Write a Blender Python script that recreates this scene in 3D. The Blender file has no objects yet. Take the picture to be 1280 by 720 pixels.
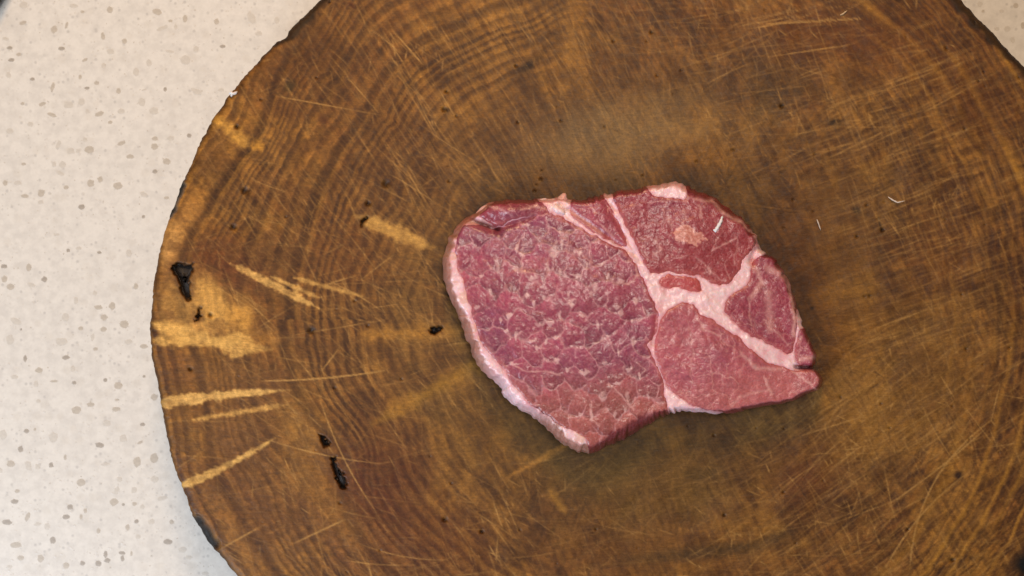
import bpy, math, random
import numpy as np
C = bpy.context.scene
COL = C.collection
PX = 0.0003            # metres per photo pixel on the block's top
D = 0.46               # camera height above the block's top
CZ = -0.045            # counter height (block is 45 mm thick)

# ------------------------------------------------------------ camera, world, lamps
cam = bpy.data.cameras.new('camera'); camo = bpy.data.objects.new('camera', cam); COL.objects.link(camo)
camo.location = (0, 0, D); camo.rotation_euler = (0, 0, 0)
cam.sensor_width = 36; cam.lens = 36*D/(1280*PX)
cam.clip_start = 0.01; cam.clip_end = 20
cam.dof.use_dof = True; cam.dof.focus_distance = D-0.006; cam.dof.aperture_fstop = 9.0
C.camera = camo
w = bpy.data.worlds.new('World'); C.world = w; w.use_nodes = True
bg = w.node_tree.nodes['Background']; bg.inputs[0].default_value = (1.0, .94, .88, 1); bg.inputs[1].default_value = 0.15
def area(name, loc, target, size, power, col, spread=180):
    l = bpy.data.lights.new(name, 'AREA'); l.shape = 'RECTANGLE'; l.size = size[0]; l.size_y = size[1]
    l.energy = power; l.color = col
    o = bpy.data.objects.new(name, l); COL.objects.link(o); o.location = loc
    import mathutils
    d = mathutils.Vector(target)-mathutils.Vector(loc)
    o.rotation_euler = d.to_track_quat('-Z', 'Y').to_euler(); return o
area('window_light', (-0.50, -0.50, 0.46), (-0.12, -0.06, 0), (0.40, 0.40), 5.3, (0.76, 0.87, 1.0))
area('ceiling_lamp', (-0.02, 0.60, 0.62), (-0.1, 0.05, 0), (0.22, 0.22), 3.9, (1.0, 0.64, 0.32))
area('overhead_lamp', (0.10, 0.17, 1.0), (0.03, 0.05, 0), (0.16, 0.16), 2.5, (1.0, 0.91, 0.80))
C.view_settings.view_transform = 'Standard'; C.view_settings.look = 'None'
C.view_settings.exposure = 0.0; C.view_settings.gamma = 1.0
C.render.engine = 'CYCLES'

# ------------------------------------------------------------ helpers
rng = np.random.default_rng(7)
random.seed(5)
def lin(c):
    c = np.asarray(c, float)/255.0
    return np.where(c <= .04045, c/12.92, ((c+.055)/1.055)**2.4)
def world(px, py, h=0.0):
    k = (D-h)/D
    return (px-640)*PX*k, -(py-360)*PX*k
def smooth(a, b, x):
    t = np.clip((x-a)/(b-a), 0, 1); return t*t*(3-2*t)
def mixc(c, d, m):
    return c*(1-m[:, None])+np.asarray(d)*m[:, None]
def hash2(ix, iy, seed):
    h = (ix.astype(np.int64)*374761393+iy.astype(np.int64)*668265263+seed*1442695041) & 0xffffffff
    h = ((h ^ (h >> 13))*1274126177) & 0xffffffff
    h = ((h ^ (h >> 16))*2246822519) & 0xffffffff
    return ((h ^ (h >> 15)) & 0xffffff)/float(0xffffff)
def vn(x, y, seed=0):
    ix = np.floor(x); iy = np.floor(y); fx = x-ix; fy = y-iy
    fx = fx*fx*fx*(fx*(fx*6-15)+10); fy = fy*fy*fy*(fy*(fy*6-15)+10)
    a = hash2(ix, iy, seed); b = hash2(ix+1, iy, seed); c = hash2(ix, iy+1, seed); d = hash2(ix+1, iy+1, seed)
    return (a*(1-fx)+b*fx)*(1-fy)+(c*(1-fx)+d*fx)*fy
def fbm(x, y, seed=0, o=4, g=.5):
    s = 0; a = 1; t = 0
    for i in range(o):
        s = s+a*vn(x*(2**i)+i*17.3, y*(2**i)-i*9.1, seed+i*31); t += a; a *= g
    return s/t
def voro(x, y, seed=0):
    ix = np.floor(x); iy = np.floor(y)
    f1 = np.full(x.shape, 9.); f2 = f1.copy(); cid = np.zeros(x.shape); dy1 = np.zeros(x.shape)
    for i in (-1, 0, 1):
        for j in (-1, 0, 1):
            cx = ix+i; cy = iy+j
            qx = cx+.15+.7*hash2(cx, cy, seed); qy = cy+.15+.7*hash2(cx, cy, seed+77)
            d = np.hypot(qx-x, qy-y)
            n = d < f1
            f2 = np.where(n, f1, np.minimum(f2, d)); cid = np.where(n, hash2(cx, cy, seed+5), cid)
            dy1 = np.where(n, y-qy, dy1); f1 = np.where(n, d, f1)
    return f1, f2, cid, dy1
def segd(x, y, p, q):
    dx, dy = q[0]-p[0], q[1]-p[1]; L = dx*dx+dy*dy+1e-9
    t = np.clip(((x-p[0])*dx+(y-p[1])*dy)/L, 0, 1)
    return np.hypot(x-p[0]-t*dx, y-p[1]-t*dy), t
def polysd(x, y, P):                       # signed distance, positive inside
    P = np.asarray(P, float); n = len(P); d = np.full(x.shape, 1e9); ins = np.zeros(x.shape, bool)
    for i in range(n):
        a = P[i]; b = P[(i+1) % n]
        d = np.minimum(d, segd(x, y, a, b)[0])
        c = ((a[1] > y) != (b[1] > y)) & (x < (b[0]-a[0])*(y-a[1])/(b[1]-a[1]+1e-12)+a[0])
        ins ^= c
    return np.where(ins, d, -d)
def chaikin(P, k=2, closed=True):
    P = np.asarray(P, float)
    for _ in range(k):
        Q = np.roll(P, -1, 0)
        A = P*.75+Q*.25; B = P*.25+Q*.75
        P = np.stack([A, B], 1).reshape(-1, 2)
    return P
def build(name, co, faces, mats, parent=None, col=None, attrs=None, smoothsh=True, mi=None):
    me = bpy.data.meshes.new(name)
    co = np.asarray(co, np.float32)
    if isinstance(faces, np.ndarray):
        me.vertices.add(len(co)); me.vertices.foreach_set('co', co.ravel())
        nf, k = faces.shape
        me.loops.add(nf*k); me.loops.foreach_set('vertex_index', faces.astype(np.int32).ravel())
        me.polygons.add(nf); me.polygons.foreach_set('loop_start', np.arange(0, nf*k, k, dtype=np.int32))
        me.update(calc_edges=True)
    else:
        me.from_pydata([tuple(v) for v in co.tolist()], [], faces)
    if smoothsh: me.polygons.foreach_set('use_smooth', np.ones(len(me.polygons), bool))
    if mi is not None: me.polygons.foreach_set('material_index', np.asarray(mi, np.int32))
    if col is not None:
        a = me.color_attributes.new('Col', 'FLOAT_COLOR', 'POINT')
        cc = np.ones((len(co), 4), np.float32); cc[:, :3] = col; a.data.foreach_set('color', cc.ravel())
    for kx, v in (attrs or {}).items():
        a = me.attributes.new(kx, 'FLOAT', 'POINT'); a.data.foreach_set('value', np.asarray(v, np.float32))
    for m in (mats if isinstance(mats, list) else [mats]): me.materials.append(m)
    me.update()
    o = bpy.data.objects.new(name, me); COL.objects.link(o)
    if parent: o.parent = parent
    return o
def tag(o, label=None, cat=None, group=None, kind=None):
    if label: o['label'] = label
    if cat: o['category'] = cat
    if group: o['group'] = group
    if kind: o['kind'] = kind
    return o
def empty(name, loc, label, cat, group=None):
    o = bpy.data.objects.new(name, None); COL.objects.link(o); o.location = loc; o.empty_display_size = .02
    return tag(o, label, cat, group)

# ------------------------------------------------------------ materials
def mat(name):
    m = bpy.data.materials.new(name); m.use_nodes = True
    return m, m.node_tree, m.node_tree.nodes['Principled BSDF']
def noise(nt, scale, detail=4, rough=.55, vec=None):
    n = nt.nodes.new('ShaderNodeTexNoise'); n.inputs['Scale'].default_value = scale
    n.inputs['Detail'].default_value = detail; n.inputs['Roughness'].default_value = rough
    if vec: nt.links.new(vec, n.inputs['Vector'])
    return n
def maprange(nt, src, a, b, c, d):
    n = nt.nodes.new('ShaderNodeMapRange'); nt.links.new(src, n.inputs[0])
    for i, v in enumerate((a, b, c, d)): n.inputs[i+1].default_value = v
    return n.outputs[0]
def scalecol(nt, col, fac):
    n = nt.nodes.new('ShaderNodeVectorMath'); n.operation = 'SCALE'
    nt.links.new(col, n.inputs[0]); nt.links.new(fac, n.inputs['Scale']); return n.outputs[0]
def mixn(nt, fac, a, b, mode='MIX'):
    n = nt.nodes.new('ShaderNodeMix'); n.data_type = 'RGBA'; n.blend_type = mode
    for i, v in ((0, fac), (6, a), (7, b)):
        if isinstance(v, bpy.types.NodeSocket): nt.links.new(v, n.inputs[i])
        else: n.inputs[i].default_value = v
    return n.outputs[2]
def bump(nt, b, h, strength, dist):
    n = nt.nodes.new('ShaderNodeBump'); n.inputs['Strength'].default_value = strength
    n.inputs['Distance'].default_value = dist; nt.links.new(h, n.inputs['Height'])
    nt.links.new(n.outputs[0], b.inputs['Normal']); return n

def wood_mat():
    m, nt, b = mat('end_grain_wood')
    at = nt.nodes.new('ShaderNodeAttribute'); at.attribute_name = 'Col'
    tc = nt.nodes.new('ShaderNodeTexCoord').outputs['Object']
    n1 = noise(nt, 2300, 3, .6, tc); n2 = noise(nt, 700, 4, .6, tc)
    mp = nt.nodes.new('ShaderNodeMapping'); mp.inputs['Rotation'].default_value = (0, 0, math.radians(58)); mp.inputs['Scale'].default_value = (280, 1500, 300)
    nt.links.new(tc, mp.inputs[0]); n3 = noise(nt, 1, 4, .6, mp.outputs[0])
    f = maprange(nt, n1.outputs['Fac'], .3, .7, .84, 1.16)
    c = scalecol(nt, at.outputs['Color'], f)
    c = scalecol(nt, c, maprange(nt, n2.outputs['Fac'], .3, .7, .86, 1.14))
    c = scalecol(nt, c, maprange(nt, n3.outputs['Fac'], .32, .68, .86, 1.14))
    nt.links.new(c, b.inputs['Base Color'])
    nt.links.new(maprange(nt, n2.outputs['Fac'], .3, .7, .42, .62), b.inputs['Roughness'])
    b.inputs['Specular IOR Level'].default_value = .30
    s = nt.nodes.new('ShaderNodeMath'); s.operation = 'ADD'
    nt.links.new(n2.outputs['Fac'], s.inputs[0]); nt.links.new(n3.outputs['Fac'], s.inputs[1])
    bump(nt, b, s.outputs[0], .55, .00018)
    return m
def counter_mat():
    m, nt, b = mat('speckled_quartz')
    tc = nt.nodes.new('ShaderNodeTexCoord').outputs['Object']
    n1 = noise(nt, 260, 3, .6, tc); n2 = noise(nt, 18, 3, .5, tc); n3 = noise(nt, 900, 2, .6, tc)
    c = mixn(nt, maprange(nt, n1.outputs['Fac'], .40, .66, 0, 1), (.785, .742, .69, 1), (.70, .66, .615, 1))
    v = nt.nodes.new('ShaderNodeTexVoronoi'); v.inputs['Scale'].default_value = 520; nt.links.new(tc, v.inputs['Vector'])
    sel = nt.nodes.new('ShaderNodeSeparateColor'); nt.links.new(v.outputs['Color'], sel.inputs[0])
    pick = maprange(nt, sel.outputs[0], .86, .90, 0, 1)
    dot = maprange(nt, v.outputs['Distance'], .22, .42, .75, 0)
    mu = nt.nodes.new('ShaderNodeMath'); mu.operation = 'MULTIPLY'; nt.links.new(pick, mu.inputs[0]); nt.links.new(dot, mu.inputs[1])
    c = mixn(nt, mu.outputs[0], c, (.56, .53, .50, 1))
    v2 = nt.nodes.new('ShaderNodeTexVoronoi'); v2.inputs['Scale'].default_value = 210; nt.links.new(tc, v2.inputs['Vector'])
    sel2 = nt.nodes.new('ShaderNodeSeparateColor'); nt.links.new(v2.outputs['Color'], sel2.inputs[0])
    mu2 = nt.nodes.new('ShaderNodeMath'); mu2.operation = 'MULTIPLY'
    nt.links.new(maprange(nt, sel2.outputs[1], .70, .8, 0, 1), mu2.inputs[0]); nt.links.new(maprange(nt, v2.outputs['Distance'], .25, .5, .3, 0), mu2.inputs[1])
    c = mixn(nt, mu2.outputs[0], c, (.66, .60, .53, 1))
    c = scalecol(nt, c, maprange(nt, n3.outputs['Fac'], .3, .7, .97, 1.03))
    nt.links.new(c, b.inputs['Base Color'])
    b.inputs['Roughness'].default_value = .34; b.inputs['Specular IOR Level'].default_value = .4
    return m
def plain(name, col, rough=.5, sc=900, amp=.12, spec=.5, sss=0, rad=(1, .4, .25), scale=.001):
    m, nt, b = mat(name)
    tc = nt.nodes.new('ShaderNodeTexCoord').outputs['Object']
    n = noise(nt, sc, 4, .6, tc)
    rgb = nt.nodes.new('ShaderNodeRGB'); rgb.outputs[0].default_value = (*col, 1)
    nt.links.new(scalecol(nt, rgb.outputs[0], maprange(nt, n.outputs['Fac'], .3, .7, 1-amp, 1+amp)), b.inputs['Base Color'])
    b.inputs['Roughness'].default_value = rough; b.inputs['Specular IOR Level'].default_value = spec
    if sss:
        b.inputs['Subsurface Weight'].default_value = sss; b.inputs['Subsurface Radius'].default_value = rad; b.inputs['Subsurface Scale'].default_value = scale
    bump(nt, b, n.outputs['Fac'], .3, .0002)
    return m
def meat_mat(name, fat):
    m, nt, b = mat(name)
    at = nt.nodes.new('ShaderNodeAttribute'); at.attribute_name = 'Col'
    tc = nt.nodes.new('ShaderNodeTexCoord').outputs['Object']
    n1 = noise(nt, 1500, 3, .65, tc); n2 = noise(nt, 600, 4, .6, tc)
    v = nt.nodes.new('ShaderNodeTexVoronoi'); v.feature = 'DISTANCE_TO_EDGE'; v.inputs['Scale'].default_value = 1000
    wv = nt.nodes.new('ShaderNodeVectorMath'); wv.operation = 'MULTIPLY_ADD'
    nt.links.new(n2.outputs['Color'], wv.inputs[0]); wv.inputs[1].default_value = (.0012, .0012, .0012); nt.links.new(tc, wv.inputs[2])
    nt.links.new(wv.outputs[0], v.inputs['Vector'])
    if fat:
        c = scalecol(nt, at.outputs['Color'], maprange(nt, n2.outputs['Fac'], .3, .7, .93, 1.07))
        b.inputs['Roughness'].default_value = .30; h = n2.outputs['Fac']; bs = .3
    else:
        c = scalecol(nt, at.outputs['Color'], maprange(nt, n1.outputs['Fac'], .32, .68, .88, 1.12))
        web = maprange(nt, v.outputs['Distance'], .02, .18, .07, 0)
        c = mixn(nt, web, c, (.62, .36, .38, 1))
        b.inputs['Roughness'].default_value = .30; h = v.outputs['Distance']; bs = .4
    nt.links.new(c, b.inputs['Base Color'])
    b.inputs['Specular IOR Level'].default_value = .5
    b.inputs['Coat Weight'].default_value = .18; b.inputs['Coat Roughness'].default_value = .16
    b.inputs['Subsurface Weight'].default_value = .35 if fat else .2
    b.inputs['Subsurface Radius'].default_value = (1, .35, .25); b.inputs['Subsurface Scale'].default_value = .0009
    ad = nt.nodes.new('ShaderNodeMath'); ad.operation = 'ADD'; nt.links.new(h, ad.inputs[0]); nt.links.new(n1.outputs['Fac'], ad.inputs[1])
    bump(nt, b, ad.outputs[0], bs, .00022)
    return m

# ------------------------------------------------------------ countertop
def slab(name, x0, x1, y0, y1, z0, z1, m):
    co = [(x0, y0, z0), (x1, y0, z0), (x1, y1, z0), (x0, y1, z0), (x0, y0, z1), (x1, y0, z1), (x1, y1, z1), (x0, y1, z1)]
    return build(name, co, [(0, 3, 2, 1), (4, 5, 6, 7), (0, 1, 5, 4), (1, 2, 6, 5), (2, 3, 7, 6), (3, 0, 4, 7)], m, smoothsh=False)
counter = slab('countertop', -.75, .75, -.5, .5, CZ-.03, CZ, counter_mat())
tag(counter, kind='structure')
chipm = {'L': plain('pale_chip', (.65, .60, .54), .35, 700, .07), 'M': plain('tan_chip', (.55, .49, .42), .35, 700, .10), 'D': plain('grey_chip', (.43, .38, .33), .35, 700, .12)}
CH5 = "78,18,28,26,L 77,76,26,14,M 180,98,22,24,M 222,84,10,26,M 245,20,30,14,L 275,40,14,10,M 366,33,22,24,M 343,121,14,26,M 415,137,18,18,M 368,172,26,18,L 523,40,34,20,M 568,70,14,10,M 617,62,16,26,M 585,90,12,20,L 540,95,40,14,L 722,72,16,20,M 838,60,26,44,L 862,113,22,18,L 923,68,18,24,L 742,155,20,12,D 653,165,18,22,L 618,200,36,32,L 565,172,30,10,L 205,162,22,14,D 32,160,20,12,D 62,182,16,12,M 38,200,20,12,D 18,130,24,12,L 28,250,18,20,L 108,264,16,12,D 175,290,12,34,M 267,257,12,16,M 283,200,22,10,M 290,294,18,10,D 322,277,18,14,M 395,303,16,20,M 345,220,16,20,L 453,240,20,30,L 496,210,20,24,L 550,298,12,16,D 655,306,36,18,L 737,300,22,12,L 472,340,24,26,L 512,370,34,26,L 480,300,20,6,L 75,346,14,12,M 141,347,26,14,M 173,383,34,12,M 228,350,32,24,L 272,340,22,26,L 332,380,32,16,M 291,372,14,16,L 367,408,16,12,M 404,372,26,18,L 32,438,26,20,L 101,415,20,16,L 283,466,18,16,L 297,499,32,26,M 235,504,26,20,L 260,504,14,14,L 194,483,14,32,L 405,478,30,14,M 434,522,26,16,M 515,489,26,22,M 516,462,20,14,M 569,461,26,16,L 630,452,16,14,D 556,538,26,22,M 516,572,18,14,D 208,549,22,24,L 180,548,14,20,L 79,547,18,10,M 200,578,30,14,L 17,610,16,20,M 302,611,24,26,M 334,598,18,20,M 392,620,32,24,M 137,644,22,26,M 82,654,28,14,M 220,625,18,14,M 272,690,24,18,D 135,674,20,14,L 58,610,24,16,L 555,660,18,10,M 478,648,30,16,L"
CH6 = "478,122,12,12,D 188,183,20,8,L 227,235,12,12,D 331,242,16,10,D 429,245,20,28,L 262,228,20,12,L 14,288,22,14,D 96,292,18,26,M 148,331,18,20,D 15,330,20,24,M 35,357,26,22,M 104,350,26,14,L 453,355,16,22,M 316,378,14,18,L 328,425,26,14,M 374,420,22,26,M 253,402,14,24,L 219,458,26,28,L 347,458,24,22,M 413,481,30,26,M 54,472,42,20,L 269,495,18,14,M 345,498,22,18,M 70,498,8,8,D 33,533,26,34,L 308,525,12,24,L 205,540,40,26,L 428,540,26,18,L 479,555,28,16,M 318,564,18,12,M 84,596,12,22,D 219,592,24,14,D 130,634,26,18,M 242,630,16,22,L 48,657,26,16,L 351,667,14,14,D 395,685,30,26,M 180,671,30,8,M 247,676,16,12,D 480,655,10,10,D 120,680,16,20,L"
CH7 = "514,124,24,22,M 255,167,32,26,M 303,149,26,16,M 387,164,30,16,M 127,138,16,14,L 390,133,16,8,M 88,237,18,14,D 116,232,8,10,M 177,258,30,36,L 68,297,18,22,D 333,284,30,18,D 410,262,26,26,L 475,215,18,12,D 467,275,22,10,M 355,212,28,22,L 10,250,26,36,L 217,325,10,20,M 36,346,28,24,M 170,350,16,18,D 457,340,24,34,M 513,327,28,34,M 94,354,20,32,L 125,356,16,20,L 350,348,28,12,L 270,408,30,26,M 398,398,18,20,L 515,398,26,22,L 388,436,16,30,L 447,434,20,22,L 57,437,18,14,M 49,472,26,16,D 379,474,28,26,M 411,482,10,10,D 448,480,16,14,M 474,490,16,18,L 540,462,36,14,L 233,490,18,18,D 92,522,14,32,M 23,541,34,18,D 220,523,26,18,D 284,503,12,16,M 270,523,12,18,M 125,548,24,12,L 157,555,20,26,L 328,570,14,18,M 425,558,16,22,M 455,538,16,14,D 505,540,22,18,L 572,540,16,16,M 560,606,32,18,D 176,601,20,24,D 53,617,38,20,M 460,590,18,16,L 608,633,30,20,L 630,658,24,14,L 352,648,14,24,D 358,668,20,16,D 407,643,24,12,D 408,662,12,20,D 438,645,8,18,M 135,662,22,28,M 68,660,24,16,M 328,678,22,20,D 275,678,18,16,D 220,685,22,22,M 30,690,20,12,L 683,712,24,14,L"
def chip_outline(n=11):
    pts = []; 
    corners = random.choice([4, 5, 6])
    ph = random.random()*6.28
    for i in range(n):
        t = 2*math.pi*i/n
        r = 1/max(.55, abs(math.cos(((t-ph) % (2*math.pi/corners))-math.pi/corners)))**.9*.9+random.uniform(-.10, .10)
        pts.append((math.cos(t)*r*.95, math.sin(t)*r*.95))
    return pts
chips = []
for txt, oy in ((CH5, 0), (CH6, 225), (CH7, 450)):
    for e in txt.split():
        a = e.split(','); cx, cy, cw, ch = (float(v)/2.6667 for v in a[:4]); chips.append((cx, cy+oy, cw, ch, a[4]))
chips += [(1225, 5, 7, 7, 'L'), (1229, 14, 4, 4, 'M'), (1246, 36, 7, 5, 'L'), (1259, 36, 8, 7, 'L'), (1270, 7, 7, 7, 'M'), (1266, 50, 6, 8, 'L'), (1279, 32, 6, 9, 'M'), (1252, 14, 6, 4, 'L')]
for i, (cx, cy, cw, ch, k) in enumerate(chips):
    x, y = world(cx, cy, CZ); s = PX*(D-CZ)/D*.56
    tilt = 0 if abs(cw-ch) < 4 else random.uniform(-.5, .5)
    ca, sa = math.cos(tilt), math.sin(tilt)
    pts = chip_outline()
    top = [(px*cw*s*ca-py*ch*s*sa, px*cw*s*sa+py*ch*s*ca) for px, py in pts]
    co = [(0, 0, .00006)]+[(a*.94, b*.94, .00005) for a, b in top]+[(a, b, -.00005) for a, b in top]
    n = len(top)
    fc = [(0, 1+j, 1+(j+1) % n) for j in range(n)]+[(1+j, 1+n+j, 1+n+(j+1) % n, 1+(j+1) % n) for j in range(n)]
    o = build('stone_chip', co, fc, chipm[k], counter, smoothsh=False); o.location = (x, y, CZ)
# many tiny flecks over the whole worktop: one mesh
V = []; F = []; MI = []
for i in range(5200):
    if i < 2600: cx, cy = world(random.uniform(-40, 420), random.uniform(-40, 760), CZ)
    else: cx, cy = random.uniform(-.7, .7), random.uniform(-.45, .45)
    big = i >= 2600 and random.random() < .4 and not (abs(cx) < .21 and abs(cy) < .125)
    r = random.uniform(.0009, .0024) if big else (random.uniform(.0007, .0014) if random.random() < .3 else random.uniform(.00025, .0007)); fnt = not big and r > .0007
    n = 6; b0 = len(V); ex = random.uniform(.5, 1); an = random.random()*3.14
    V.append((cx, cy, CZ+.00006))
    for j in range(n):
        t = 6.283*j/n; q = r*random.uniform(.75, 1.15); a, b = math.cos(t)*q, math.sin(t)*q*ex
        V.append((cx+a*math.cos(an)-b*math.sin(an), cy+a*math.sin(an)+b*math.cos(an), CZ-.00004))
    mm = random.choice([0, 0, 0, 0, 1, 1] if not big else [0, 0, 1, 1, 2])
    if fnt: mm = 3
    for j in range(n): F.append((b0, b0+1+j, b0+1+(j+1) % n)); MI.append(mm)
fl = build('stone_fleck', V, F, [chipm['L'], chipm['M'], chipm['D'], plain('faint_chip', (.69, .645, .595), .35, 700, .05)], counter, mi=MI, smoothsh=False); fl['kind'] = 'stuff'

# ------------------------------------------------------------ chopping block
BC = (800., 400.)
BP = [(189, 390), (193, 349), (199, 315), (208, 285), (213, 267), (219, 250), (227, 232), (236, 212), (244, 195), (259, 161), (274, 138), (289, 116), (300, 103), (311, 90), (337, 62), (352, 49), (355, 44), (375, 26), (401, 0),
      (480, -58), (600, -115), (801, -152), (1000, -118), (1120, -60), (1201, 0), (1211, 10), (1225, 27), (1242, 42), (1260, 64), (1278, 80), (1335, 160), (1380, 290), (1388, 400), (1375, 500), (1340, 612),
      (1298, 700), (1284, 722), (1205, 800), (1040, 880), (880, 918), (700, 915), (540, 880), (400, 812), (330, 756), (296, 720), (274, 690), (262, 680), (259, 675), (250, 664), (242, 649), (231, 615), (217, 581), (208, 540), (199, 487), (191, 450), (188, 420)]
def radial(P, c, sm, n=3600):
    P = np.asarray(P, float); a = np.arctan2(P[:, 1]-c[1], P[:, 0]-c[0]); r = np.hypot(P[:, 0]-c[0], P[:, 1]-c[1])
    o = np.argsort(a); a = a[o]; r = r[o]
    g = np.linspace(-math.pi, math.pi, n, endpoint=False)
    R = np.interp(g, np.concatenate([a-2*math.pi, a, a+2*math.pi]), np.tile(r, 3))
    if sm > 0:
        k = np.exp(-.5*(np.arange(-40, 41)/sm)**2); k /= k.sum(); R = np.convolve(np.concatenate([R[-40:], R, R[:40]]), k, 'valid')
    def f(th):
        return np.interp(th, np.concatenate([g, [math.pi]]), np.concatenate([R, R[:1]]))
    return f
Rb = radial(BP, BC, 9)
def block_outline(th):
    r = Rb(th)
    r = r+(vn(th*60+400, th*0+3, 2)-.5)*1.6+(vn(th*170+400, th*0+3, 3)-.5)*1.1
    # bites out of the rim: bark pockets
    for tx, ty, wd, dp in ((220, 251, .022, 1.5), (252, 665, .02, 1.5), (354, 46, .012, 3)):
        t0 = math.atan2(ty-BC[1], tx-BC[0]); r = r-dp*np.exp(-((th-t0)/wd)**4)
    return r
N = 930
u = np.linspace(-1, 1, N)
vd = np.concatenate([np.linspace(-1, -.70, 70, endpoint=False), np.linspace(-.70, .70, 660, endpoint=False), np.linspace(.70, 1, 71)])
U, Vv = np.meshgrid(u, vd); U = U.ravel(); Vv = Vv.ravel()
X = U*np.sqrt(1-Vv**2/2); Y = Vv*np.sqrt(1-U**2/2)
RR = np.hypot(X, Y); TH = np.arctan2(Y, X)
edge = block_outline(TH)
x = BC[0]+RR*edge*np.cos(TH); y = BC[1]+RR*edge*np.sin(TH)
rr = RR*Rb(TH)
de = (1-RR)*edge                      # distance to rim, px
# --- scratch fields, rasterised on a 1 px lattice then sampled at the vertices
GX0, GY0, GW, GH = 150, -200, 1300, 1180
def lines(L):
    G = np.zeros((GH, GW))
    for (x0, y0, x1, y1, a, curve, wd) in L:
        n = int(max(abs(x1-x0), abs(y1-y0))*1.2)+2
        t = np.linspace(0, 1, n); nx, ny = -(y1-y0), (x1-x0)
        b = curve*4*t*(1-t)
        amp = a*np.sin(math.pi*np.clip(t, .02, .98))**.5*(.65+.7*vn(t*n/9., t*0+x0, 3))
        for k in range(wd):
            px = x0+(x1-x0)*t+nx*b+k*.7-GX0; py = y0+(y1-y0)*t+ny*b-GY0+k*.35
            ok = (px > 1) & (px < GW-2) & (py > 1) & (py < GH-2)
            q, p, am = px[ok], py[ok], amp[ok]
            ix = q.astype(int); iy = p.astype(int); fx = q-ix; fy = p-iy
            np.add.at(G, (iy, ix), am*(1-fx)*(1-fy)); np.add.at(G, (iy, ix+1), am*fx*(1-fy))
            np.add.at(G, (iy+1, ix), am*(1-fx)*fy); np.add.at(G, (iy+1, ix+1), am*fx*fy)
    return G
def sample(G, x, y):
    q = np.clip(x-GX0, 0, GW-2.01); p = np.clip(y-GY0, 0, GH-2.01); ix = q.astype(int); iy = p.astype(int); fx = q-ix; fy = p-iy
    return (G[iy, ix]*(1-fx)+G[iy, ix+1]*fx)*(1-fy)+(G[iy+1, ix]*(1-fx)+G[iy+1, ix+1]*fx)*fy
def fam(x0, x1, y0, y1, n, ang, da, l0, l1, a0, a1, wd=1):
    out = []
    for _ in range(n):
        cx = random.uniform(x0, x1); cy = random.uniform(y0, y1); an = math.radians(random.gauss(ang, da)); l = random.uniform(l0, l1)/2*random.uniform(.5, 1)
        out.append((cx-l*math.cos(an), cy-l*math.sin(an), cx+l*math.cos(an), cy+l*math.sin(an), random.uniform(a0, a1)*random.random()**.6, random.uniform(-.03, .03), 2 if random.random() < .25*wd else 1))
    return out
LL = fam(430, 830, -120, 250, 380, 57, 4, 40, 130, .12, .45) + fam(300, 560, 0, 300, 160, 50, 9, 30, 110, .12, .5)
LL += fam(1010, 1390, 60, 440, 900, -22, 5, 30, 150, .08, .40) + fam(1030, 1330, 60, 430, 200, 66, 6, 40, 120, .10, .4)
LL += fam(940, 1390, 430, 760, 900, -38, 7, 30, 140, .06, .35) + fam(1000, 1330, 450, 760, 120, 58, 8, 30, 90, .1, .45)
LL += fam(800, 1120, -130, 170, 190, -7, 8, 40, 150, .10, .4) + fam(640, 1100, -20, 190, 160, 72, 9, 20, 70, .10, .4)
LL += fam(230, 600, 180, 520, 260, 42, 14, 30, 110, .10, .45) + fam(230, 600, 180, 720, 150, -12, 22, 30, 100, .10, .4)
LL += fam(360, 640, 480, 800, 240, 62, 13, 30, 100, .10, .5) + fam(500, 1000, 560, 900, 200, -4, 9, 40, 150, .08, .3)
LL += fam(230, 1380, -140, 880, 4200, 60, 24, 6, 28, .12, .5) + fam(230, 1380, -140, 880, 900, 0, 60, 20, 80, .06, .3)
LL += [(490, 37, 529, 81, 1.2, 0, 1), (434, 96, 473, 141, 1.2, 0, 1), (345, 120, 476, 144, 1.1, 0, 1), (557, 0, 600, 50, .6, 0, 1), (957, 30, 1077, 23, 1.1, 0, 2), (961, 71, 1062, 56, .9, 0, 1),
       (1077, 116, 1171, 84, .8, 0, 1), (1152, 142, 1216, 107, 1.0, 0, 1), (1152, 180, 1216, 161, .9, 0, 1), (1107, 709, 1212, 589, 1.0, -.06, 2), (1137, 712, 1239, 525, 1.1, -.12, 2),
       (1239, 525, 1250, 480, .9, 0, 1), (1111, 630, 1231, 536, .9, .02, 2), (1175, 469, 1194, 499, .9, 0, 1), (326, 476, 480, 463, 1.4, .02, 2), (367, 679, 431, 649, 1.2, 0, 2), (272, 688, 330, 656, 1.2, 0, 1),
       (401, 465, 424, 435, 1.0, 0, 1), (330, 548, 480, 580, 1.0, .03, 1), (560, 480, 640, 560, .3, 0, 1), (800, 205, 860, 150, .5, .1, 1), (1045, 130, 1170, 88, .8, .02, 1), (1090, 560, 1190, 500, .6, 0, 1),
       (450, 680, 560, 700, .8, .05, 1), (430, 700, 520, 706, .6, .03, 1), (400, 500, 470, 640, .7, .04, 2), (360, 420, 480, 400, .6, 0, 1), (1000, 545, 1080, 520, .5, 0, 1), (560, 20, 640, 110, .7, 0, 1), (600, 0, 668, 96, .6, 0, 1)]
LL += fam(230, 1000, -140, 420, 1500, 57, 9, 30, 130, .08, .30) + fam(900, 1390, -140, 430, 900, -20, 12, 30, 160, .08, .28) + fam(700, 1390, 400, 880, 900, -32, 16, 30, 150, .07, .26) + fam(230, 800, 300, 880, 900, 50, 22, 30, 120, .08, .28) + fam(1000, 1390, 60, 700, 500, 68, 8, 30, 110, .08, .3)
GL = lines(LL)
LD = fam(430, 830, -120, 250, 300, 57, 5, 20, 90, .2, .8) + fam(1010, 1390, 60, 440, 420, -22, 6, 20, 80, .2, .8) + fam(940, 1390, 430, 760, 300, -36, 9, 20, 90, .2, .8)
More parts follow.
